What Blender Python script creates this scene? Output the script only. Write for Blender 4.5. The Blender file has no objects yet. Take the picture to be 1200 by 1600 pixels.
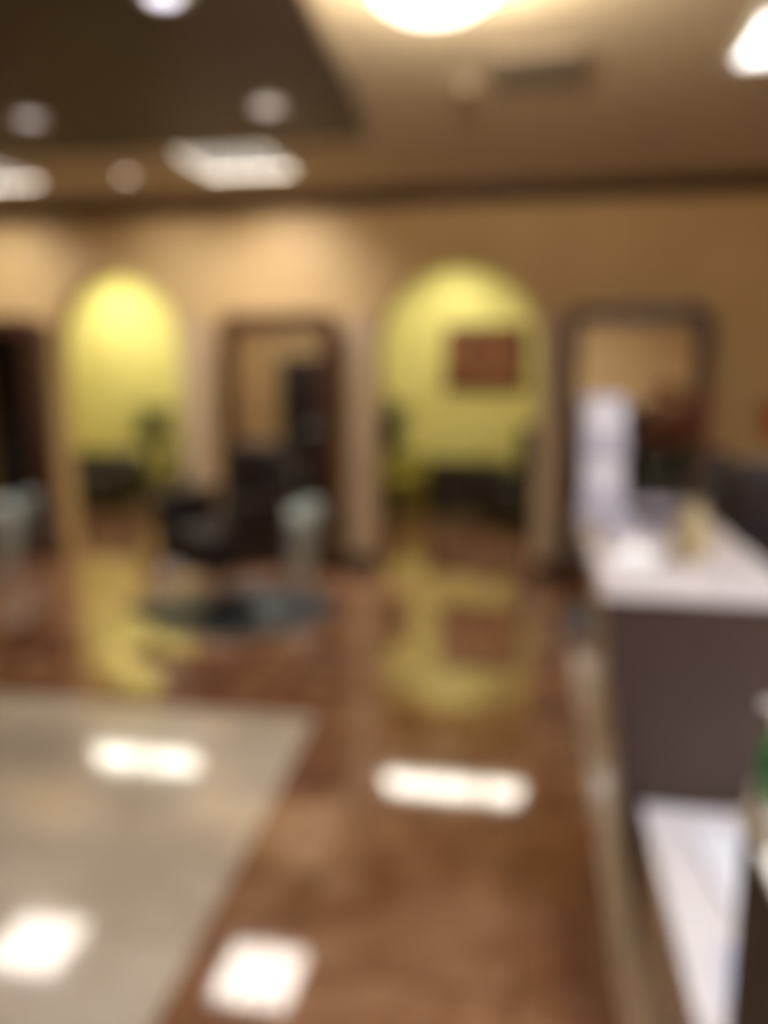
import bpy, bmesh, math, random
from mathutils import Vector, Matrix

# ------------------------------------------------------------------ camera
scn = bpy.context.scene
COL = scn.collection
cam_data = bpy.data.cameras.new('camera')
cam = bpy.data.objects.new('camera', cam_data)
COL.objects.link(cam)
cam.location = (0, 0, 1.55)
cam.rotation_euler = (math.radians(90 - 9.55), 0, math.radians(10.43))
cam_data.sensor_fit = 'VERTICAL'
cam_data.sensor_height = 36
cam_data.lens = 1250 / 1600 * 36
cam_data.clip_start = 0.05
cam_data.clip_end = 60
# the photograph is badly out of focus: the lens is focused at arm's length
cam_data.dof.use_dof = True
cam_data.dof.focus_distance = 0.2
cam_data.dof.aperture_fstop = 3.0
scn.camera = cam

# ------------------------------------------------------------------ light and exposure
scn.view_settings.view_transform = 'Standard'
scn.view_settings.look = 'None'
scn.view_settings.gamma = 1
scn.view_settings.use_curve_mapping = False
scn.view_settings.exposure = 0.45
w = bpy.data.worlds.new('world'); scn.world = w
w.use_nodes = True
w.node_tree.nodes['Background'].inputs[0].default_value = (1, .85, .65, 1)
w.node_tree.nodes['Background'].inputs[1].default_value = 0.12
E_TROFFER = 18.0        # louvred ceiling lights in the salon
E_BACK = 16.0            # unseen fill panels added behind the camera to brighten the room
E_GREEN = 8.0          # strip lights in the green room
E_DOME = 3.2
E_BULB = 85.0           # bulb in the open-topped dome: lights the ceiling round it
CEIL = 2.95
WALL_Y = 6.3

# ------------------------------------------------------------------ materials
def srgb(r, g, b):
    f = lambda c: (c / 255 / 12.92) if c / 255 <= .04045 else ((c / 255 + .055) / 1.055) ** 2.4
    return (f(r), f(g), f(b), 1)

def mat(name, c, rough=.5, metal=0, spec=.5, c2=None, scale=6, coat=0, bump=0, detail=4, stretch=(1, 1, 1)):
    m = bpy.data.materials.new(name); m.use_nodes = True
    nt = m.node_tree; b = nt.nodes['Principled BSDF']
    b.inputs['Roughness'].default_value = rough
    b.inputs['Metallic'].default_value = metal
    b.inputs['Specular IOR Level'].default_value = spec
    b.inputs['Coat Weight'].default_value = coat
    b.inputs['Coat Roughness'].default_value = .05
    b.inputs['Base Color'].default_value = c
    tc = nt.nodes.new('ShaderNodeTexCoord'); mp = nt.nodes.new('ShaderNodeMapping')
    mp.inputs['Scale'].default_value = stretch
    nt.links.new(tc.outputs['Object'], mp.inputs[0])
    n = nt.nodes.new('ShaderNodeTexNoise'); n.inputs['Scale'].default_value = scale
    n.inputs['Detail'].default_value = detail
    nt.links.new(mp.outputs[0], n.inputs['Vector'])
    if c2 is None: c2 = tuple(x * .86 for x in c[:3]) + (1,)
    r = nt.nodes.new('ShaderNodeValToRGB')
    r.color_ramp.elements[0].position = .35; r.color_ramp.elements[1].position = .68
    r.color_ramp.elements[0].color = c2; r.color_ramp.elements[1].color = c
    nt.links.new(n.outputs['Fac'], r.inputs[0]); nt.links.new(r.outputs[0], b.inputs['Base Color'])
    if bump:
        bp = nt.nodes.new('ShaderNodeBump'); bp.inputs['Strength'].default_value = bump
        nt.links.new(n.outputs['Fac'], bp.inputs['Height']); nt.links.new(bp.outputs[0], b.inputs['Normal'])
    return m

def emit(name, c, s):
    m = bpy.data.materials.new(name); m.use_nodes = True
    b = m.node_tree.nodes['Principled BSDF']
    b.inputs['Base Color'].default_value = c
    b.inputs['Emission Color'].default_value = c
    b.inputs['Emission Strength'].default_value = s
    return m

def marble(name, c, c2, c3, joint, tile, rough, jw=.006):
    """polished marble tiles: veins and clouds that change from tile to tile, thin joints"""
    m = bpy.data.materials.new(name); m.use_nodes = True
    nt = m.node_tree; L = nt.links; N = nt.nodes.new; b = nt.nodes['Principled BSDF']
    b.inputs['Roughness'].default_value = rough
    b.inputs['Specular IOR Level'].default_value = .8
    b.inputs['Coat Weight'].default_value = .8; b.inputs['Coat Roughness'].default_value = .03
    b.inputs['Coat IOR'].default_value = 1.6
    tc = N('ShaderNodeTexCoord')
    br = N('ShaderNodeTexBrick'); br.offset = 0; br.inputs['Scale'].default_value = 1 / tile
    br.inputs['Brick Width'].default_value = 1; br.inputs['Row Height'].default_value = 1
    br.inputs['Mortar Size'].default_value = jw; br.inputs['Color1'].default_value = (0, 0, 0, 1)
    br.inputs['Color2'].default_value = (1, 1, 1, 1); br.inputs['Mortar'].default_value = (.5, .5, .5, 1)
    L.new(tc.outputs['Object'], br.inputs['Vector'])
    off = N('ShaderNodeVectorMath'); off.operation = 'MULTIPLY_ADD'
    L.new(br.outputs['Color'], off.inputs[0]); off.inputs[1].default_value = (5, 3, 2)
    L.new(tc.outputs['Object'], off.inputs[2])
    n = N('ShaderNodeTexNoise'); n.inputs['Scale'].default_value = 2.6; n.inputs['Detail'].default_value = 6
    n.inputs['Distortion'].default_value = 1.2
    L.new(off.outputs[0], n.inputs['Vector'])
    r = N('ShaderNodeValToRGB'); e = r.color_ramp.elements
    e[0].position = .34; e[0].color = c2; e[1].position = .68; e[1].color = c3
    k = e.new(.5); k.color = c
    L.new(n.outputs['Fac'], r.inputs[0])
    v = N('ShaderNodeMix'); v.data_type = 'RGBA'; v.blend_type = 'MULTIPLY'
    tint = N('ShaderNodeMapRange'); tint.inputs[3].default_value = .82; tint.inputs[4].default_value = 1.12
    L.new(br.outputs['Color'], tint.inputs[0]); v.inputs[0].default_value = 1
    L.new(r.outputs[0], v.inputs[6]); L.new(tint.outputs[0], v.inputs[7])
    mx = N('ShaderNodeMix'); mx.data_type = 'RGBA'
    L.new(br.outputs['Fac'], mx.inputs[0]); L.new(v.outputs[2], mx.inputs[6]); mx.inputs[7].default_value = joint
    L.new(mx.outputs[2], b.inputs['Base Color'])
    return m

M = {
 'wall': mat('ochre_wall_paint', srgb(206, 176, 124), .6, c2=srgb(198, 166, 114), scale=1.6),
 'pilaster': mat('beige_pilaster_paint', srgb(204, 180, 148), .5, scale=2),
 'ceiling': mat('tan_ceiling_paint', srgb(208, 194, 164), .8, scale=1.2, c2=srgb(202, 186, 156)),
 'soffit': mat('dark_brown_soffit', srgb(54, 38, 31), .45, c2=srgb(48, 34, 27), scale=2),
 'crown': mat('dark_wood_moulding', srgb(78, 50, 32), .4, scale=8),
 'green': mat('lime_wall_paint', srgb(224, 213, 130), .7, c2=srgb(217, 205, 121), scale=1.4),
 'floor': marble('brown_marble', srgb(154, 110, 80), srgb(126, 82, 56), srgb(180, 138, 106), srgb(84, 52, 36), .61, .07),
 'beige': marble('beige_marble', srgb(230, 217, 198), srgb(218, 204, 184), srgb(238, 228, 210), srgb(206, 190, 170), .61, .1, .004),
 'border': marble('beige_border_marble', srgb(226, 210, 190), srgb(214, 196, 176), srgb(236, 222, 204), srgb(140, 118, 96), .4, .12),
 'frame': mat('mahogany_frame', srgb(86, 52, 38), .3, c2=srgb(62, 35, 26), scale=5, stretch=(1, 1, .15), coat=.3),
 'mirror': mat('mirror_glass', (.86, .86, .84, 1), .02, 1, c2=(.85, .85, .83, 1)),
 'black_leather': mat('black_leather', srgb(40, 33, 34), .35, scale=30, bump=.05),
 'chrome': mat('chrome', (.7, .7, .72, 1), .18, 1),
 'black': mat('black_plastic', srgb(26, 24, 24), .45),
 'mat_grey': mat('grey_rubber_mat', srgb(86, 94, 100), .35, c2=srgb(74, 80, 86), scale=12),
 'bin': mat('pale_bin_plastic', srgb(186, 196, 190), .35),
 'white_stone': mat('white_countertop', srgb(240, 234, 234), .25, c2=srgb(228, 220, 220), scale=3, coat=.3),
 'panel': mat('brown_laminate', srgb(74, 57, 50), .45, c2=srgb(68, 52, 44), scale=4),
 'desk_side': mat('taupe_laminate', srgb(198, 178, 152), .4, c2=srgb(190, 170, 144), scale=3),
 'dark_wood': mat('dark_wood', srgb(34, 20, 14), .5, scale=6, stretch=(1, 1, .2)),
 'paper': mat('white_paper', srgb(244, 244, 250), .7, c2=srgb(240, 240, 248)),
 'blue_paper': mat('pale_blue_paper', srgb(206, 208, 228), .7),
 'mauve': mat('mauve_magazine_cover', srgb(130, 118, 132), .4, scale=9, c2=srgb(96, 88, 100)),
 'acrylic': mat('white_acrylic', srgb(224, 222, 240), .2, coat=.5),
 'vase': mat('golden_beige_ceramic', srgb(190, 172, 132), .3, c2=srgb(174, 154, 114), coat=.4),
 'dark_metal': mat('gunmetal', srgb(60, 58, 60), .3, .8),
 'duct': mat('duct_brown', srgb(62, 52, 44), .7),
 'petal': mat('rust_red_petals', srgb(158, 84, 60), .6, c2=srgb(124, 62, 44), scale=20),
 'leaf': mat('dark_green_leaves', srgb(50, 60, 32), .5, c2=srgb(36, 44, 22), scale=10),
 'leaf_olive': mat('olive_leaves', srgb(96, 98, 42), .5, c2=srgb(70, 74, 34), scale=8),
 'olive': mat('olive_upholstery', srgb(136, 122, 34), .8, scale=12),
 'green_bottle': mat('green_plastic', srgb(30, 140, 80), .3),
 'metal_grey': mat('grey_painted_metal', srgb(150, 132, 112), .5),
 'louvre': mat('louvre_aluminium', srgb(58, 56, 54), .5),
 'white_metal': mat('white_painted_metal', srgb(232, 228, 220), .4),
 'orange': mat('orange_canvas', srgb(224, 96, 52), .6, c2=srgb(190, 70, 40), scale=6),
 'troffer_light': emit('troffer_lamp', (1, .92, .82, 1), E_TROFFER),
 'corner_light': emit('corner_lamp', (1, .97, .94, 1), 3),
 'desk_fill': emit('cool_fill_lamp', (.88, .92, 1, 1), 30),
 'back_fill': emit('rear_fill_lamp', (1, .94, .88, 1), E_BACK),
 'green_light': emit('strip_lamp', (1, .95, .82, 1), E_GREEN),
 'dome_light': emit('dome_lamp', (1, .90, .74, 1), E_DOME),
 'washer_lens': emit('washer_lens', (1, .86, .66, 1), 2.5),
 'spot_light': emit('downlight_lamp', (.9, .85, .9, 1), .75),
 'spot_bright': emit('bright_downlight_lamp', (.86, .84, 1, 1), 2.2),
}

def painting_mat():
    m = bpy.data.materials.new('abstract_canvas'); m.use_nodes = True
    nt = m.node_tree; b = nt.nodes['Principled BSDF']; b.inputs['Roughness'].default_value = .6
    tc = nt.nodes.new('ShaderNodeTexCoord'); n = nt.nodes.new('ShaderNodeTexVoronoi')
    n.inputs['Scale'].default_value = 4.5; n.feature = 'SMOOTH_F1'
    r = nt.nodes.new('ShaderNodeValToRGB'); e = r.color_ramp.elements
    e[0].position = .1; e[0].color = srgb(144, 88, 40); e[1].position = .75; e[1].color = srgb(70, 36, 20)
    k = e.new(.4); k.color = srgb(104, 56, 26)
    nt.links.new(tc.outputs['Object'], n.inputs['Vector']); nt.links.new(n.outputs['Distance'], r.inputs[0])
    nt.links.new(r.outputs[0], b.inputs['Base Color'])
    return m
M['painting'] = painting_mat()

# ------------------------------------------------------------------ mesh helpers
def box(bm, x0, x1, y0, y1, z0, z1, bev=0, seg=2, mtx=None):
    r = bmesh.ops.create_cube(bm, size=1)
    vs = r['verts']
    for v in vs:
        v.co = Vector((x0 + (v.co.x + .5) * (x1 - x0), y0 + (v.co.y + .5) * (y1 - y0), z0 + (v.co.z + .5) * (z1 - z0)))
    if bev:
        es = list({e for v in vs for e in v.link_edges})
        r = bmesh.ops.bevel(bm, geom=es, offset=bev, segments=seg, affect='EDGES', profile=.5)
        vs = list({v for f in r['faces'] for v in f.verts} | {v for v in vs if v.is_valid})
    if mtx is not None:
        for v in vs: v.co = mtx @ v.co
    return vs

def lathe(bm, prof, n=32, c=(0, 0, 0), sx=1, sy=1):
    rings = []
    for r, z in prof:
        if r < 1e-6:
            rings.append([bm.verts.new((c[0], c[1], c[2] + z))])
        else:
            rings.append([bm.verts.new((c[0] + sx * r * math.cos(2 * math.pi * i / n), c[1] + sy * r * math.sin(2 * math.pi * i / n), c[2] + z)) for i in range(n)])
    for a, b in zip(rings, rings[1:]):
        for i in range(n):
            j = (i + 1) % n
            if len(a) == 1 and len(b) == 1: break
            if len(a) == 1: bm.faces.new((a[0], b[j], b[i]))
            elif len(b) == 1: bm.faces.new((a[i], a[j], b[0]))
            else: bm.faces.new((a[i], a[j], b[j], b[i]))

def tube(bm, pts, r, n=10, closed=False):
    pts = [Vector(p) for p in pts]; rings = []
    for i, p in enumerate(pts):
        a = pts[i - 1] if (i > 0 or closed) else p
        b = pts[(i + 1) % len(pts)] if (i < len(pts) - 1 or closed) else p
        t = (b - a).normalized()
        ref = Vector((0, 0, 1)) if abs(t.z) < .9 else Vector((1, 0, 0))
        u = t.cross(ref).normalized(); v = t.cross(u)
        rr = r[i] if isinstance(r, (list, tuple)) else r
        rings.append([bm.verts.new(p + rr * (math.cos(2 * math.pi * k / n) * u + math.sin(2 * math.pi * k / n) * v)) for k in range(n)])
    m = len(rings)
    for i in range(m if closed else m - 1):
        a, b = rings[i], rings[(i + 1) % m]
        for k in range(n):
            bm.faces.new((a[k], a[(k + 1) % n], b[(k + 1) % n], b[k]))
    if not closed:
        bm.faces.new(rings[0][::-1]); bm.faces.new(rings[-1])

def prism(bm, poly, y0, y1, axis='y'):
    """extrude a polygon given in the plane across 'axis'"""
    mk = {'y': lambda a, b, t: (a, t, b), 'z': lambda a, b, t: (a, b, t), 'x': lambda a, b, t: (t, a, b)}[axis]
    A = [bm.verts.new(mk(a, b, y0)) for a, b in poly]; B = [bm.verts.new(mk(a, b, y1)) for a, b in poly]
    bm.faces.new(A); bm.faces.new(B[::-1])
    for i in range(len(poly)):
        j = (i + 1) % len(poly); bm.faces.new((A[i], B[i], B[j], A[j]))

def leaf(bm, base, d, length, width, droop=.3, th=.0015):
    """one leaf blade: a bent, pointed, slightly folded strip"""
    d = Vector(d).normalized(); side = d.cross(Vector((0, 0, 1)))
    side = side.normalized() if side.length > .01 else Vector((1, 0, 0))
    base = Vector(base); rows = []
    for i in range(6):
        t = i / 5; c = base + d * length * t + Vector((0, 0, -droop * length * t * t))
        w_ = width * math.sin(math.pi * min(.97, .12 + .88 * t)) * .5 + .0005
        rows.append([bm.verts.new(c - side * w_ + Vector((0, 0, w_ * .35))), bm.verts.new(c + Vector((0, 0, -th))), bm.verts.new(c + side * w_ + Vector((0, 0, w_ * .35)))])
    for a, b in zip(rows, rows[1:]):
        for k in range(2): bm.faces.new((a[k], a[k + 1], b[k + 1], b[k]))

def obj(name, bm, m, parent=None, smooth=False, loc=None, rotz=None):
    bmesh.ops.recalc_face_normals(bm, faces=bm.faces)
    me = bpy.data.meshes.new(name); bm.to_mesh(me); bm.free()
    if isinstance(m, str): m = M[m]
    me.materials.append(m)
    if smooth:
        for p in me.polygons: p.use_smooth = True
        try: me.set_sharp_from_angle(angle=math.radians(40))
        except Exception: pass
    o = bpy.data.objects.new(name, me); COL.objects.link(o); o.parent = parent
    if loc is not None: o.location = loc
    if rotz is not None: o.rotation_euler = (0, 0, rotz)
    return o

def thing(name, label, cat, loc=(0, 0, 0), rotz=0, group=None):
    o = bpy.data.objects.new(name, None); COL.objects.link(o)
    o.empty_display_size = .1
    o.location = loc; o.rotation_euler = (0, 0, rotz)
    return tag(o, label, cat, group)

def tag(o, label, cat, group=None):
    o['label'] = label; o['category'] = cat
    if group: o['group'] = group
    return o

def struct(name, bm, m, **k):
    o = obj(name, bm, m, **k); o['kind'] = 'structure'; return o

def B(*a, **k):
    bm = bmesh.new(); box(bm, *a, **k); return bm

def copy_tree(o, parent=None):
    c = o.copy(); COL.objects.link(c); c.parent = parent
    for ch in list(o.children): copy_tree(ch, c)
    return c

# ------------------------------------------------------------------ the shell
XL, XR, YB, YG = -6.6, 3.4, -3.6, 9.95
struct('floor', B(XL, XR, YB, YG, -.1, 0), 'floor')
bm = bmesh.new(); prism(bm, [(XL + .6, -1.2), (-.72, -1.2), (-.86, 1.58), (-.945, 3.36), (XL + .6, 3.36)], .0005, .003, 'z')
struct('trim_1', bm, 'beige')
bm = bmesh.new(); prism(bm, [(.262, -.5), (1.3, -.5), (1.3, 4.5), (.262, 4.5)], .0005, .003, 'z')
struct('trim_2', bm, 'border')
struct('ceiling', B(XL, XR, YB, YG, CEIL, CEIL + .1), 'ceiling')
struct('wall_left', B(XL - .1, XL, YB, YG, 0, CEIL), 'wall')
struct('wall_right', B(XR, XR + .1, YB, YG, 0, CEIL), 'wall')
struct('wall_back', B(XL, XR, YB - .1, YB, 0, CEIL), 'wall')
struct('wall_lounge', B(XL, XR, YG, YG + .1, 0, CEIL), 'green')
struct('wall_lounge_left', B(XL, XL + .02, 6.56, YG, 0, CEIL), 'green')
struct('wall_lounge_right', B(2.3, 2.4, 6.56, YG, 0, CEIL), 'green')

ARCHES = [(-4.0, -2.86, 2.40), (-1.215, .03, 2.41)]
def arch_wall(y0, y1):
    """the end wall with two round-headed openings, one solid mesh"""
    bm = bmesh.new()
    low = []                                     # lower outline, left to right; None marks where a jamb starts
    low.append((XL, 0))
    for x0, x1, top in ARCHES:
        r = (x1 - x0) / 2; cx = (x0 + x1) / 2; sp = top - r
        low.append((x0, 0)); low.append((x0, sp))
        for i in range(1, 32):
            a = math.pi - math.pi * i / 32
            low.append((cx + r * math.cos(a), sp + r * math.sin(a)))
        low.append((x1, sp)); low.append((x1, 0))
    low.append((XR, 0))
    F = lambda *p: bm.faces.new([bm.verts.new(q) for q in p])
    for (xa, za), (xb, zb) in zip(low, low[1:]):
        if xb - xa > 1e-6:
            for y in (y0, y1): F((xa, y, za), (xb, y, zb), (xb, y, CEIL), (xa, y, CEIL))
            F((xa, y0, CEIL), (xb, y0, CEIL), (xb, y1, CEIL), (xa, y1, CEIL))
        F((xa, y0, za), (xb, y0, zb), (xb, y1, zb), (xa, y1, za))
    F((XL, y0, 0), (XL, y1, 0), (XL, y1, CEIL), (XL, y0, CEIL)); F((XR, y0, 0), (XR, y1, 0), (XR, y1, CEIL), (XR, y0, CEIL))
    bmesh.ops.remove_doubles(bm, verts=bm.verts, dist=1e-5)
    return bm
struct('wall_front', arch_wall(WALL_Y, WALL_Y + .18), 'wall')
# the same wall is painted lime on the lounge side
struct('wall_front_lounge', arch_wall(WALL_Y + .18, WALL_Y + .2), 'green')

# crown moulding along the end wall
bm = bmesh.new()
prism(bm, [(WALL_Y, CEIL - .125), (WALL_Y - .02, CEIL - .125), (WALL_Y - .035, CEIL - .095), (WALL_Y - .06, CEIL - .08), (WALL_Y - .10, CEIL - .045), (WALL_Y - .13, CEIL - .03), (WALL_Y - .13, CEIL), (WALL_Y, CEIL)], XL, XR, 'x')
struct('trim_3', bm, 'crown')

# pilasters beside the arches, dark bases
n = 4
for x0, x1 in ((-4.26, -4.02), (-2.84, -2.62), (-1.45, -1.235), (.05, .2)):
    bm = bmesh.new()
    box(bm, x0, x1, WALL_Y - .03, WALL_Y, 0.12, 1.98)
    box(bm, x0 - .01, x1 + .01, WALL_Y - .045, WALL_Y, 1.98, 2.03, .008)
    struct('trim_%d' % n, bm, 'pilaster'); n += 1
for k, (x0, x1) in enumerate(((-4.26, -4.01), (-2.85, -2.56), (-1.46, -1.225), (.04, .2), (1.27, XR), (XL, -5.0))):
    struct(('baseboard_' + 'abcdef'[k]), B(x0, x1, WALL_Y - .05, WALL_Y, 0, .12, bev=.006), 'dark_wood')

# dark dropped soffit with a curved right edge
edge = [(-.84, -1.0), (-.80, .6), (-.79, 1.8), (-.82, 2.6), (-.86, 3.1), (-.90, 3.6), (-.92, 4.1), (-.965, 4.55), (-1.0, 4.80)]
bm = bmesh.new(); prism(bm, [(XL + .2, -1.0)] + edge + [(XL + .2, 4.80)], CEIL - .05, CEIL, 'z')
struct('trim_soffit', bm, 'soffit')

# ------------------------------------------------------------------ ceiling lights
def troffer(x0, x1, y0, y1, label, light='troffer_light', group='louvred ceiling lights', fins=True, z=CEIL, depth=.055):
    cx, cy = (x0 + x1) / 2, (y0 + y1) / 2; a, b = (x1 - x0) / 2, (y1 - y0) / 2
    t = thing('ceiling_light', label, 'ceiling light', (cx, cy, z), 0, group)
    bm = bmesh.new()
    for s in (-1, 1):
        box(bm, s * a - .012, s * a + .012, -b, b, -depth, 0, .003)
        box(bm, -a, a, s * b - .012, s * b + .012, -depth, 0, .003)
    obj('frame', bm, 'white_metal', t)
    obj('lamp_panel', B(-a + .012, a - .012, -b + .012, b - .012, -.012, -.002), light, t)
    if fins:
        bm = bmesh.new(); k = max(2, round((y1 - y0) / .085))
        for i in range(1, k):
            y = -b + 2 * b * i / k
            box(bm, -a + .012, a - .012, y - .002, y + .002, -depth + .002, -.014)
        for i in range(1, 4):
            x = -a + 2 * a * i / 4
            box(bm, x - .002, x + .002, -b + .012, b - .012, -depth + .002, -.014)
        obj('louvre', bm, 'louvre', t)
    return t
troffer(-2.2, -1.6, 4.83, 5.43, 'bright square louvred ceiling light in front of the middle mirror')
troffer(-4.05, -3.45, 4.83, 5.43, 'square louvred ceiling light cut by the left edge of the photo, before the left arch')
troffer(.83, 1.43, 3.56, 4.08, 'bright square ceiling panel at the upper right corner, above the counter', 'corner_light', fins=False, depth=.03)
troffer(1.0, 1.8, .5, 1.3, 'added cool white fill light above the low desk, beside the viewer', 'desk_fill', 'added rear fill lights', False)  # unseen panel added for cool light on the desk and counter
for x, y, lab in ((.9, -1.8, 'added square fill light, unseen behind the viewer, right row'), (-2.2, -1.9, 'added square fill light, unseen behind the viewer, middle row'), (-4.9, -1.9, 'added square fill light, unseen behind the viewer, left row')):
    troffer(x - .4, x + .4, y - .4, y + .4, lab, 'back_fill', 'added rear fill lights', False)  # out of view, added as general fill for the salon
for x0, lab in ((-5.62, 'fluorescent strip on the lounge ceiling, left end of the row, beyond the left arch'), (-4.36, 'fluorescent strip on the lounge ceiling behind the head of the left arch'),
                (-1.68, 'fluorescent strip on the lounge ceiling behind the left half of the right arch'), (-.42, 'fluorescent strip on the lounge ceiling behind the right half of the right arch')):
    troffer(x0, x0 + 1.22, 7.98, 8.4, lab, 'green_light', 'lounge strip lights', False)

def downlight(x, y, m, label):
    t = thing('downlight', label, 'ceiling light', (x, y, CEIL - .05), 0, 'downlights in the dark soffit')
    bm = bmesh.new(); lathe(bm, [(.055, -.001), (.058, -.010), (.085, -.010), (.09, -.002), (.09, .0)], 28)
    obj('trim_ring', bm, 'white_metal', t, True)
    bm = bmesh.new(); lathe(bm, [(0, -.004), (.055, -.004), (.055, 0), (0, 0)], 28)
    obj('lens', bm, m, t)
downlight(-2.66, 4.1, 'spot_light', 'dim round downlight in the left part of the dark soffit')
downlight(-1.36, 4.14, 'spot_light', 'dim round downlight near the right edge of the dark soffit')
downlight(-1.34, 2.93, 'spot_bright', 'brightest round downlight, at the top edge of the photo in the dark soffit')

# wall washers: small warm downlights with a spot lamp each; the lounge ones are added
def washer(x, y, watts, colour, label, group, tilt=18, z=CEIL, size=125):
    t = thing('wall_washer', label, 'ceiling light', (x, y, z), 0, group)
    bm = bmesh.new(); lathe(bm, [(.045, -.001), (.05, -.012), (.07, -.012), (.075, 0)], 28); obj('trim_ring', bm, 'white_metal', t, True)
    bm = bmesh.new(); lathe(bm, [(0, -.004), (.045, -.004), (.045, 0), (0, 0)], 28); obj('lens', bm, 'washer_lens', t)
    ld = bpy.data.lights.new('washer_lamp', 'SPOT'); ld.energy = watts; ld.color = colour; ld.spot_size = math.radians(size); ld.spot_blend = 1; ld.shadow_soft_size = .04
    lo = bpy.data.objects.new('washer_lamp', ld); COL.objects.link(lo); lo.location = (x, y, z - .03); lo.rotation_euler = (math.radians(tilt), 0, 0)
WARM = (1, .93, .86)
washer(-4.35, 5.5, 42, WARM, 'small warm wall washer above the left mirror', 'wall washers along the end wall', 30)
washer(-2.85, 5.5, 22, WARM, 'small warm wall washer between the left arch and the middle mirror', 'wall washers along the end wall', 30)
washer(-1.95, 5.5, 46, (1, .94, .92), 'small warm wall washer above the middle mirror', 'wall washers along the end wall', 30)
PALE = (1, .97, .80)
for x, wt, lab in ((-5.35, 74, 'added lounge wall washer above the black armchair, unseen, brightening the lime wall'), (-4.1, 26, 'added lounge wall washer right of the leafy plant'), (-2.3, 15, 'added lounge wall washer left of the dark green plant'), (-.95, 42, 'added lounge wall washer above the abstract picture'), (.45, 10, 'added lounge wall washer at the right end of the lime wall')):
    washer(x, 9.2, wt, PALE, lab, 'added lounge wall washers', 26, size=140)  # hidden spots added to brighten the lime wall towards its top

# dome light at the top of the picture
t = thing('dome_light', 'large glowing dome ceiling light at the top of the photo beside the dark soffit', 'ceiling light', (-.36, 2.86, CEIL))
bm = bmesh.new(); lathe(bm, [(0, 0), (.07, 0), (.07, -.02), (.012, -.03), (.012, -.19), (0, -.19)], 24); obj('ceiling_rose', bm, 'white_metal', t, True)
bm = bmesh.new(); lathe(bm, [(0, -.21), (.08, -.205), (.15, -.185), (.2, -.15), (.205, -.14), (.19, -.145), (.14, -.175), (.07, -.19), (0, -.195)], 36); obj('glass_bowl', bm, 'dome_light', t, True)
ld = bpy.data.lights.new('dome_bulb', 'POINT'); ld.energy = E_BULB; ld.color = (1, .88, .70); ld.shadow_soft_size = .04
lo = bpy.data.objects.new('dome_bulb', ld); COL.objects.link(lo); lo.location = (-.28, 2.86, CEIL - .12)

def vent(x0, x1, y0, y1, label):
    t = thing('ceiling_vent', label, 'air vent', ((x0 + x1) / 2, (y0 + y1) / 2, CEIL), 0)
    a, b = (x1 - x0) / 2, (y1 - y0) / 2
    bm = bmesh.new()
    for s in (-1, 1):
        box(bm, s * a - .02, s * a + .02, -b - .02, b + .02, -.015, 0, .003); box(bm, -a, a, s * b - .02, s * b + .02, -.015, 0, .003)
    obj('frame', bm, 'metal_grey', t)
    obj('duct_opening', B(-a, a, -b, b, -.004, -.001), 'duct', t)
    bm = bmesh.new()
    k = 9
    for i in range(k):
        y = -b + 2 * b * (i + .5) / k
        box(bm, -a, a, -.014, .014, -.001, .001, mtx=Matrix.Translation((0, y, -.010)) @ Matrix.Rotation(math.radians(35), 4, 'X'))
    obj('slats', bm, 'metal_grey', t)
vent(-.22, .17, 3.83, 4.2, 'grey slatted air vent in the tan ceiling, right of the dome light')
vent(1.0, 1.5, 2.75, 3.1, 'dark slatted air vent at the top right corner of the ceiling')
bm = bmesh.new(); lathe(bm, [(0, -.045), (.035, -.045), (.055, -.03), (.06, 0), (0, 0)], 24)
tag(obj('smoke_detector', bm, 'metal_grey', smooth=True, loc=(-.36, 4.16, CEIL)), 'small round detector on the tan ceiling left of the air vent', 'smoke detector')

# ------------------------------------------------------------------ mirrors
def rrect(x0, x1, z0, z1, r, k=6):
    pts = [(x1, z0), (x1, z1 - r)]
    for i in range(1, k + 1): a = math.pi / 2 * i / k; pts.append((x1 - r + r * math.cos(a), z1 - r + r * math.sin(a)))
    for i in range(1, k + 1): a = math.pi / 2 + math.pi / 2 * i / k; pts.append((x0 + r + r * math.cos(a), z1 - r + r * math.sin(a)))
    pts += [(x0, z0)]
    return pts
def mirror(cx, w_, label):
    t = thing('floor_mirror', label, 'mirror', (cx, WALL_Y - .001, 0), 0, 'tall framed mirrors at the styling stations')
    D = .17; a = w_ / 2; fw = .115; H = 2.05
    outer = rrect(-a, a, 0, H, .12); inner = rrect(-a + fw, a - fw, .14, H - fw, .05)
    bm = bmesh.new(); n_ = len(outer)
    mk = lambda P, y: [bm.verts.new((x, y, z)) for x, z in P]
    ob, of, inf, inb = mk(outer, 0), mk(outer, -D), mk(inner, -D), mk(inner, -D + .04)
    i1 = [(x * 1.0, z) for x, z in outer]
    for i in range(n_):
        j = (i + 1) % n_
        bm.faces.new((ob[i], ob[j], of[j], of[i])); bm.faces.new((of[i], of[j], inf[j], inf[i])); bm.faces.new((inf[i], inf[j], inb[j], inb[i]))
    obj('frame', bm, 'frame', t)
    bm = bmesh.new(); prism(bm, inner, -D + .04, -.01, 'y'); obj('mirror_glass', bm, 'mirror', t)
    bm = bmesh.new(); box(bm, -a - .02, a + .02, -D - .02, 0, 0, .1, .01); obj('plinth', bm, 'frame', t)
    return t
mirror(-1.985, .97, 'tall dark-framed mirror between the two arches, behind the styling chair')
mirror(.735, 1.03, 'tall dark-framed mirror right of the right arch, behind the white counter')
mirror(-4.52, .98, 'tall dark-framed mirror cut by the left edge of the photo')

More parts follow.
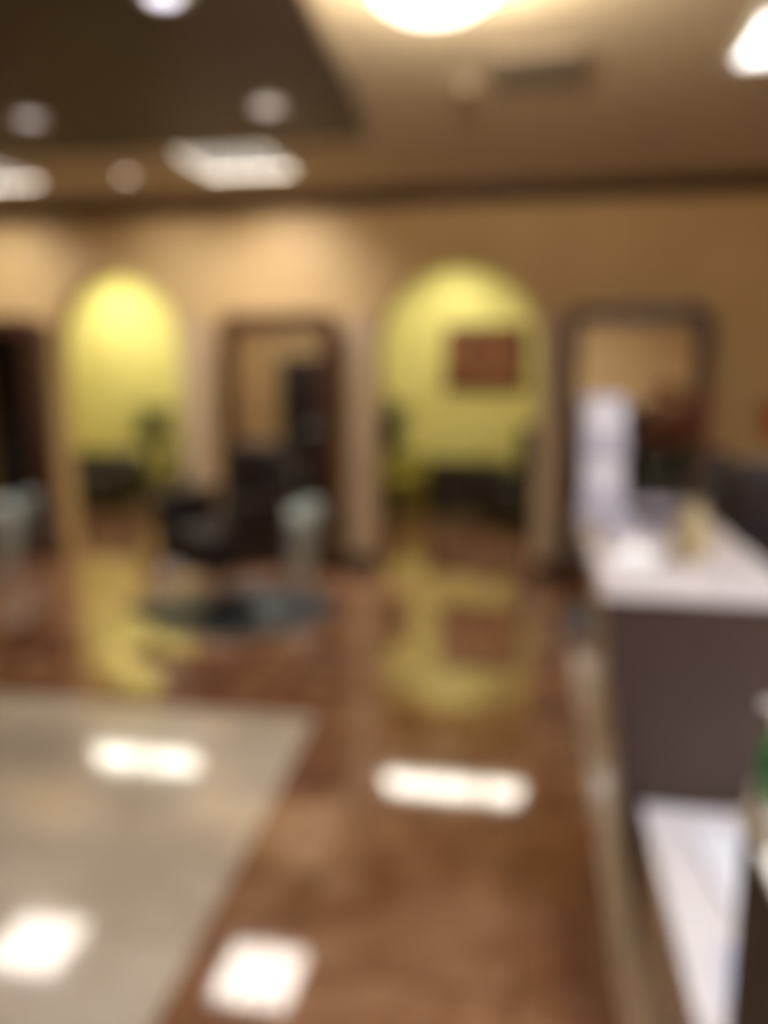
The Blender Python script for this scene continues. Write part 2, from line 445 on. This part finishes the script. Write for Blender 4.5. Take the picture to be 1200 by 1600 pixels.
# waste bins
def bin_(x, y, label):
    t = thing('waste_bin', label, 'waste bin', (x, y, 0), 0, 'pale waste bins at the mirrors')
    bm = bmesh.new(); lathe(bm, [(0, 0), (.09, 0), (.105, .02), (.13, .41), (.134, .42), (.134, .43), (.0, .43)], 32, sy=.8); obj('body', bm, 'bin', t, True)
    bm = bmesh.new(); lathe(bm, [(.138, .425), (.138, .45), (.12, .50), (.07, .535), (0, .545), (0, .43), (.137, .425)], 32, sy=.8); obj('lid', bm, 'bin', t, True)
bin_(-1.78, 5.97, 'pale rounded waste bin at the foot of the middle mirror, right of the styling chair')
bin_(-4.36, 5.97, 'pale rounded waste bin at the left edge of the photo, before the left mirror')

# ------------------------------------------------------------------ styling chairs
def make_chair(label):
    t = thing('styling_chair', label, 'chair', (0, 0, 0), 0, 'black styling chairs')      # faces local -y
    obj('seat', B(-.27, .27, -.28, .25, .42, .55, bev=.045, seg=4), 'black_leather', t, True)
    obj('seat_base', B(-.25, .25, -.25, .25, .29, .43, bev=.03, seg=3), 'black_leather', t, True)
    bm = bmesh.new()
    m_ = Matrix.Translation((0, .27, .50)) @ Matrix.Rotation(math.radians(-9), 4, 'X')
    box(bm, -.26, .26, -.055, .055, .04, .52, .05, 4, m_); obj('backrest', bm, 'black_leather', t, True)
    for s in (-1, 1):
        bm = bmesh.new(); box(bm, s * .33 - .05, s * .33 + .05, -.24, .27, .66, .73, .025, 3)
        a = obj('armrest', bm, 'black_leather', t, True)
        bm = bmesh.new(); box(bm, s * .33 - .035, s * .33 + .035, -.2, .24, .33, .665, .02, 3)
        obj('side_panel', bm, 'black_leather', a, True)
        bm = bmesh.new(); box(bm, min(s * .26, s * .31), max(s * .26, s * .31), -.03, .06, .44, .5, .005)
        obj('bracket', bm, 'chrome', a)
    bm = bmesh.new(); lathe(bm, [(0, .05), (.055, .05), (.055, .24), (.035, .245), (.035, .28), (.1, .285), (.1, .30), (0, .30)], 28); obj('pole', bm, 'chrome', t, True)
    bm = bmesh.new(); lathe(bm, [(0, 0), (.24, 0), (.25, .012), (.23, .03), (.09, .05), (.06, .08), (0, .08)], 44); obj('base', bm, 'dark_metal', t, True)
    f = obj('footrest', (lambda b: (tube(b, [(-.06, -.2, .36), (-.07, -.34, .33), (-.08, -.46, .16), (-.2, -.48, .13), (.2, -.48, .13), (.08, -.46, .16), (.07, -.34, .33), (.06, -.2, .36)], .014), b)[1])(bmesh.new()), 'chrome', t, True)
    obj('footplate', B(-.15, .15, -.58, -.42, .09, .15, bev=.02), 'black', f, True)
    bm = bmesh.new(); tube(bm, [(.05, .03, .1), (.2, .16, .12), (.27, .22, .14)], .012); box(bm, .22, .32, .18, .27, .13, .155, .008); obj('pump_pedal', bm, 'black', t, True)
    return t
def mat_(x, y, label):
    bm = bmesh.new(); lathe(bm, [(0, .0032), (.62, .0032), (.63, .006), (.62, .018), (.60, .02), (0, .02)], 64)
    tag(obj('floor_mat', bm, 'mat_grey', smooth=True, loc=(x, y, 0)), label, 'floor mat', 'round grey mats under the styling chairs')
ch = make_chair('black styling chair on a round mat in front of the middle mirror')
spots = [(-1.99, 4.86, 'black styling chair on a round mat in front of the middle mirror', 'round grey floor mat under the black chair before the middle mirror'),
         (.80, 5.0, 'black styling chair before the right mirror, mostly hidden behind the white counter', 'round grey floor mat mostly hidden behind the white counter'),
         (-4.75, 5.03, 'black styling chair at the left edge of the photo before the left mirror', 'round grey floor mat at the left edge of the photo')]
for i, (x, y, lab, ml) in enumerate(spots):
    c = ch if i == 0 else copy_tree(ch)
    c.location = (x, y, .02); c.rotation_euler = (0, 0, math.radians(-28)); c['label'] = lab; c.scale = (1.08, 1.08, 1.08)
    mat_(x + .09, y + .14, ml)

# ------------------------------------------------------------------ lounge furniture (beyond the arches)
def armchair(x, y, rz, label, w_=.8, h=.78, m='black_leather', name='armchair', d=.75):
    t = thing(name, label, 'armchair', (x, y, 0), rz); a = w_ / 2
    obj('seat_cushion', B(-a + .13, a - .13, -d / 2, d / 2 - .15, .22, .44, bev=.05, seg=3), m, t, True)
    obj('backrest', B(-a + .02, a - .02, d / 2 - .2, d / 2, .12, h, bev=.06, seg=3), m, t, True)
    obj('seat_base', B(-a + .1, a - .1, -d / 2 + .03, d / 2 - .08, .05, .24, bev=.02), m, t, True)
    for s in (-1, 1): obj('armrest', B(min(s * (a - .14), s * a), max(s * (a - .14), s * a), -d / 2 + .02, d / 2 - .05, .05, .6 if h > .7 else h - .1, bev=.05, seg=3), m, t, True)
    for sx in (-1, 1):
        for sy in (-1, 1): obj('leg', B(sx * (a - .1) - .025, sx * (a - .1) + .025, sy * (d / 2 - .1) - .025, sy * (d / 2 - .1) + .025, 0, .14, bev=.004), 'dark_wood', t)
    return t
def potted_plant(x, y, hpot, rpot, stem, n_, L_, label, m='leaf', seed=1, wd=.09, pot='black', up=.6):
    rnd = random.Random(seed)
    t = thing('potted_plant', label, 'plant', (x, y, 0))
    bm = bmesh.new(); lathe(bm, [(0, 0), (rpot * .7, 0), (rpot, hpot), (rpot * 1.06, hpot), (rpot * 1.06, hpot + .02), (rpot * .92, hpot + .02), (rpot * .9, hpot - .03), (0, hpot - .03)], 28)
    obj('pot', bm, pot, t, True)
    bm = bmesh.new(); bs = bmesh.new()
    for k in range(5):
        a = k * 1.256 + rnd.random(); tip = Vector((.12 * math.cos(a), .12 * math.sin(a), stem + rnd.uniform(-.1, .06)))
        tube(bs, [(.02 * math.cos(a), .02 * math.sin(a), hpot - .04), (.06 * math.cos(a), .06 * math.sin(a), (hpot + stem) / 2), tip], [.012, .01, .005], 8)
        for i in range(n_ // 5):
            q = rnd.uniform(.45, 1); th = rnd.uniform(0, 6.283)
            base = Vector((.12 * math.cos(a) * q, .12 * math.sin(a) * q, hpot + (tip.z - hpot) * q))
            leaf(bm, base, (math.cos(th), math.sin(th), rnd.uniform(.1, up)), L_ * rnd.uniform(.7, 1.1), wd, rnd.uniform(.1, .5))
    obj('stems', bs, 'leaf', t, True); obj('foliage', bm, m, t, True)
    return t
armchair(-5.12, 8.75, math.radians(8), 'black leather armchair seen through the left arch', 1.0, .66)
potted_plant(-4.72, 9.5, .35, .19, 1.12, 60, .38, 'leafy olive plant behind the black armchair in the left arch', 'leaf_olive', 3, .11, up=.9)
bm = bmesh.new(); lathe(bm, [(0, .05), (.22, .05), (.26, .08), (.28, .3), (.26, .42), (.2, .47), (0, .48)], 36)
t = thing('pouffe', 'olive upholstered pouffe right of the black armchair, seen through the left arch', 'ottoman', (-4.15, 8.9, 0)); obj('cushion', bm, 'olive', t, True)
bm = bmesh.new(); lathe(bm, [(0, 0), (.2, 0), (.2, .05), (0, .05)], 28); obj('foot', bm, 'black', t, True)
armchair(-3.55, 8.4, math.radians(-70), 'dark armchair partly hidden behind the right jamb of the left arch', .75, .74)

potted_plant(-1.52, 8.3, .36, .17, 1.20, 90, .34, 'dark green plant at the left side of the right arch', 'leaf', 5, .10, up=1.3)
armchair(-1.54, 9.4, 0, 'low olive easy chair below the picture, beside the dark green plant', .78, .62, 'olive', 'easy_chair', .7)
# low dark cabinet
t = thing('low_cabinet', 'low dark wooden cabinet under the picture in the lounge', 'cabinet', (-.68, 8.95, 0))
obj('body', B(-.42, .42, -.24,   .24, .05, .60, bev=.004), 'dark_wood', t)
obj('cabinet_top', B(-.44, .44, -.26, .25, .60, .63, bev=.006), 'dark_wood', t)
for sx in (-1, 1):
    d_ = obj('door', B(min(sx * .008, sx * .40), max(sx * .008, sx * .40), -.258, -.24, .08, .58, bev=.003), 'dark_wood', t)
    obj('door_handle', B(sx * .05 - .006, sx * .05 + .006, -.28, -.258, .25, .36, bev=.002), 'chrome', d_)
    for sy in (-1, 1): obj('leg', B(sx * .38 - .025, sx * .38 + .025, sy * .2 - .025, sy * .2 + .025, 0, .05), 'dark_wood', t)
armchair(-.02, 8.3, math.radians(-42), 'black high-backed armchair at the right side of the right arch', .72, 1.05, name='high_back_armchair', d=.7)
# picture
t = thing('wall_picture', 'orange and brown abstract picture on the lime wall seen through the right arch', 'picture', (-.575, YG, 1.78))
obj('canvas', B(-.45, .45, -.03, -.002, -.36, .36), 'painting', t)
bm = bmesh.new()
for s in (-1, 1): box(bm, s * .47 - .025, s * .47 + .025, -.045, -.001, -.395, .395, .005); box(bm, -.47, .47, -.045, -.001, s * .375 - .025, s * .375 + .025, .005)
obj('frame', bm, 'frame', t)
# print at the right edge of the end wall
t = thing('wall_picture', 'small bright orange picture at the right edge of the photo on the ochre wall', 'picture', (1.83, WALL_Y, 1.24))
obj('canvas', B(-.16, .16, -.025, -.002, -.12, .12), 'orange', t)
bm = bmesh.new()
for s in (-1, 1): box(bm, s * .165 - .012, s * .165 + .012, -.03, -.001, -.14, .14); box(bm, -.165, .165, -.03, -.001, s * .128 - .012, s * .128 + .012)
obj('frame', bm, 'frame', t)

# ------------------------------------------------------------------ reception counter
CT = 1.05
t = thing('reception_counter', 'tall reception counter with white top and brown end panel', 'counter', (.27, 2.03, 0))
bm = bmesh.new(); box(bm, -.09, .37, -.01, 1.02, CT - .05, CT, .006); obj('countertop', bm, 'white_stone', t)
# body with an outward leaning side
def slanted(x0t, x0b, x1, y0, y1, z0, z1):
    bm = bmesh.new(); prism(bm, [(x0b, z0), (x0t, z0 + (z1 - z0)), (x1, z1), (x1, z0)], y0, y1, 'y'); return bm
obj('side_body', slanted(-.06, .06, .32, .03, .98, 0, CT - .05), 'desk_side', t)
bm = bmesh.new(); prism(bm, [(.045, .02), (-.085, CT - .05), (.36, CT - .05), (.36, .02)], 0, .03, 'y'); obj('end_panel', bm, 'panel', t)
obj('back_panel', B(.32, .36, .03, .98, .02, CT - .05), 'panel', t)

# low desk running towards the viewer
LT = .46
t = thing('low_desk', 'low white-topped desk with taupe side in front of the tall counter', 'desk', (.318, .45, 0))
obj('desktop', B(-.01, .95, 0, 1.56, LT - .035, LT, bev=.004), 'white_stone', t)
obj('side_panel', B(0, .03, .02, 1.55, 0, LT - .035), 'desk_side', t)
obj('side_panel', B(.9, .93, .02, 1.55, 0, LT - .035), 'desk_side', t)
obj('modesty_panel', B(.03, .9, 1.5, 1.53, 0, LT - .035), 'panel', t)
tag(obj('paper_sheet', B(-.11, .11, -.15, .15, 0, .002), 'blue_paper', loc=(.475, 1.33, LT + .0008), rotz=math.radians(-8)), 'pale blue sheet of paper lying on the low white desk', 'paper')
tag(obj('paper_stack', B(-.105, .105, -.148, .148, 0, .012, bev=.001), 'paper', loc=(.52, 1.75, LT + .0008), rotz=math.radians(6)), 'stack of white paper on the low desk below the brown panel', 'paper')

# dark cabinet at the lower right corner
t = thing('dark_cabinet', 'dark wooden cabinet with pale top at the lower right corner of the photo', 'cabinet', (.322, .70, LT))
obj('body', B(0, .4, 0, .46, 0, .452, bev=.004), 'dark_wood', t)
obj('cabinet_top', B(-.008, .41, -.01, .47, .452, .465, bev=.003), 'white_metal', t)
d_ = obj('door', B(.02, .38, -.018, 0, .02, .43, bev=.003), 'dark_wood', t)
obj('door_handle', B(.05, .065, -.04, -.018, .15, .27, bev=.003), 'chrome', d_)
bm = bmesh.new(); lathe(bm, [(0, 0), (.030, 0), (.032, .006), (.032, .07), (.026, .085), (.012, .092), (.012, .096), (0, .096)], 28)
t = thing('pump_bottle', 'green bottle with white pump standing on the dark cabinet at the right edge', 'bottle', (.356, 1.11, LT + .5165))
tag(obj('tissue_box', B(-.06, .12, -.05, .05, 0, .05, bev=.004), 'white_metal', loc=(.387, 1.105, LT + .4655)), 'flat white box on the dark cabinet under the green bottle', 'box')
obj('bottle_body', bm, 'green_bottle', t, True)
bm = bmesh.new(); lathe(bm, [(0, .095), (.015, .095), (.015, .11), (.005, .113), (.005, .13), (0, .13)], 18); box(bm, -.035, .008, -.007, .007, .127, .137, .003)
obj('pump_head', bm, 'white_metal', t, True)

# things on the counter
Zc = CT + .0008
# vase with flowers
vx, vy = .44, 2.27
bm = bmesh.new(); lathe(bm, [(0, 0), (.035, 0), (.048, .02), (.055, .06), (.048, .105), (.028, .135), (.025, .155), (.034, .168), (.028, .166), (.02, .15), (.02, .135), (0, .13)], 36)
t = tag(obj('flower_vase', bm, 'vase', smooth=True, loc=(vx, vy, Zc)), 'golden beige ceramic vase standing on the white counter', 'vase')
t = thing('flower_bouquet', 'bunch of rust-red flowers with dark green leaves in the golden vase', 'flowers', (vx, vy, Zc + .14))
rnd = random.Random(11)
heads = [(-.02, 0, .27), (-.055, .02, .24), (.02, .02, .25), (-.01, -.03, .2), (.03, -.01, .16), (-.03, .04, .31), (-.085, -.01, .28), (.035, .03, .21), (-.005, .0, .12), (.0, .03, .08),
         (-.10, .02, .22), (-.06, -.04, .19), (.02, .05, .30), (-.055, .03, .33), (.012, -.03, .10), (-.03, -.02, .24), (.04, .0, .26), (-.012, .05, .17)]
bm = bmesh.new()
heads = [(hx - .035, hy, hz) for hx, hy, hz in heads]
for h in heads: tube(bm, [(0, 0, -.01 + rnd.random() * .01), (h[0] * .3, h[1] * .3, h[2] * .5), (h[0], h[1], h[2] - .01)], .0022, 6)
obj('stems', bm, 'leaf', t, True)
for h in heads:
    bm = bmesh.new()
    for ring, (k, up_, L_) in enumerate(((9, .15, .05), (8, .6, .043), (7, 1.4, .034))):
        for i in range(k):
            a = 6.283 * i / k + ring * .4
            leaf(bm, (h[0], h[1], h[2] - .01), (math.cos(a), math.sin(a), up_), L_, .03, .1)
    obj('blossom', bm, 'petal', t, True)
bm = bmesh.new()
for i in range(34):
    a = rnd.uniform(1.9, 4.6); z = rnd.uniform(.06, .22)
    leaf(bm, (-.01 + .01 * math.cos(a), .01 * math.sin(a), z), (math.cos(a), math.sin(a) * .6, rnd.uniform(.0, .5)), rnd.uniform(.08, .13), .04, .35)
obj('leaves', bm, 'leaf', t, True)

# white leaflet stand
t = thing('leaflet_stand', 'tall white leaflet stand at the far left corner of the white counter', 'display stand', (.258, 2.93, Zc), math.radians(6))
obj('foot', B(-.075, .075, -.06, .07, 0, .012, bev=.003), 'acrylic', t)
bm = bmesh.new(); box(bm, -.074, .074, -.004, .004, 0, .43, .003, mtx=Matrix.Translation((0, .0, .01)) @ Matrix.Rotation(math.radians(-7), 4, 'X')); obj('back_plate', bm, 'acrylic', t)
for z, lab in ((.03, None), (.22, None)):
    m_ = Matrix.Translation((0, .0, .01)) @ Matrix.Rotation(math.radians(-7), 4, 'X')
    p = obj('pocket', (lambda b: (box(b, -.074, .074, -.03, -.026, z, z + .09, .001, mtx=m_), box(b, -.074, .074, -.03, -.004, z - .004, z, mtx=m_), b)[2])(bmesh.new()), 'acrylic', t)
    tag_l = obj('leaflet', (lambda b: (box(b, -.066, .066, -.022, -.008, z + .002, z + .17, mtx=m_), b)[1])(bmesh.new()), 'paper', p)
# magazines
for k, (x, y, rz, z, mname, lab) in enumerate(((.46, 2.86, .1, 0, 'mauve', 'thick mauve magazine, bottom of the pile on the counter behind the vase'), (.462, 2.87, -.1, .0225, 'mauve', 'grey-mauve magazine, middle of the pile on the counter'), (.463, 2.865, .16, .045, 'mauve', 'dark mauve magazine on top of the pile on the counter'))):
    tag(obj('magazine', B(-.1, .1, -.13, .13, 0, .022, bev=.002), mname, loc=(x, y, Zc + z), rotz=rz), lab, 'magazine', 'magazines on the counter')
tag(obj('card_box', B(-.05, .05, -.04, .04, 0, .05, bev=.004), 'blue_paper', loc=(.275, 2.70, Zc), rotz=.2), 'small pale lavender card box in front of the white leaflet stand', 'box')

# black office chair behind the counter
t = thing('office_chair', 'black high-backed office chair behind the counter at the right edge', 'chair', (.985, 2.98, 0), math.radians(-8))
obj('seat', B(-.26, .26, -.26, .24, .46, .56, bev=.04, seg=3), 'black_leather', t, True)
bm = bmesh.new(); box(bm, -.26, .26, .2, .3, .52, 1.24, .045, 4); obj('backrest', bm, 'black_leather', t, True)
for s in (-1, 1):
    bm = bmesh.new(); box(bm, s * .3 - .035, s * .3 + .035, -.15, .18, .72, .76, .015); box(bm, s * .3 - .015, s * .3 + .015, -.02, .03, .5, .73, .005); box(bm, min(s * .2, s * .315), max(s * .2, s * .315), -.02, .03, .47, .5, .004)
    obj('armrest', bm, 'black', t, True)
bm = bmesh.new(); lathe(bm, [(0, .1), (.035, .1), (.035, .3), (.02, .3), (.02, .44), (.09, .45), (.09, .465), (0, .465)], 20); obj('gas_lift', bm, 'black', t, True)
for i in range(5):
    a = 6.283 * i / 5; b_ = bmesh.new(); tube(b_, [(0, 0, .12), (.28 * math.cos(a), .28 * math.sin(a), .075)], [.028, .018], 8)
    l_ = obj('leg', b_, 'black', t, True)
    b_ = bmesh.new(); lathe(b_, [(0, .003), (.018, .003), (.03, .02), (.03, .045), (.015, .07), (0, .075)], 14, (.28 * math.cos(a), .28 * math.sin(a), 0)); obj('castor', b_, 'black', l_, True)

# ------------------------------------------------------------------ furniture behind the viewer, seen in the mirrors
t = thing('tall_cabinet', 'tall dark cabinet against the rear wall, seen in the middle mirror', 'cabinet', (-4.55, YB + .001, 0))
obj('body', B(-.42, .42, 0, .45, 0, 1.95, bev=.006), 'dark_wood', t)
for s in (-1, 1):
    d_ = obj('door', B(min(s * .01, s * .4), max(s * .01, s * .4), .45, .47, .05, 1.9, bev=.003), 'dark_wood', t)
    obj('door_handle', B(s * .05 - .008, s * .05 + .008, .47, .5, .9, 1.1), 'chrome', d_)
t = thing('waiting_bench', 'long dark leather bench along the rear wall, reflected in the mirrors', 'bench', (-1.6, YB + .5, 0))
obj('seat', B(-1.9, 3.6, -.3, .3, .25, .48, bev=.04, seg=3), 'black_leather', t, True)
obj('backrest', B(-1.9, 3.6, -.42, -.28, .2, .95, bev=.04, seg=3), 'black_leather', t, True)
for sx in (-1.8, 3.5):
    for sy in (-.2, .2): obj('leg', B(sx - .03, sx + .03, sy - .03, sy + .03, 0, .26), 'chrome', t)

t = thing('tall_shelving', 'dark shelving unit along the left wall, seen in the left mirror', 'shelves', (XL + .001, 2.6, 0))
obj('back_board', B(0, .02, -.8, .8, 0, 2.1), 'dark_wood', t)
for s in (-1, 1): obj('side_board', B(0, .38, min(s * .77, s * .8), max(s * .77, s * .8), 0, 2.1, bev=.003), 'dark_wood', t)
for k in range(6): obj('shelf', B(.02, .37, -.77, .77, .06 + .4 * k, .09 + .4 * k), 'dark_wood', t)
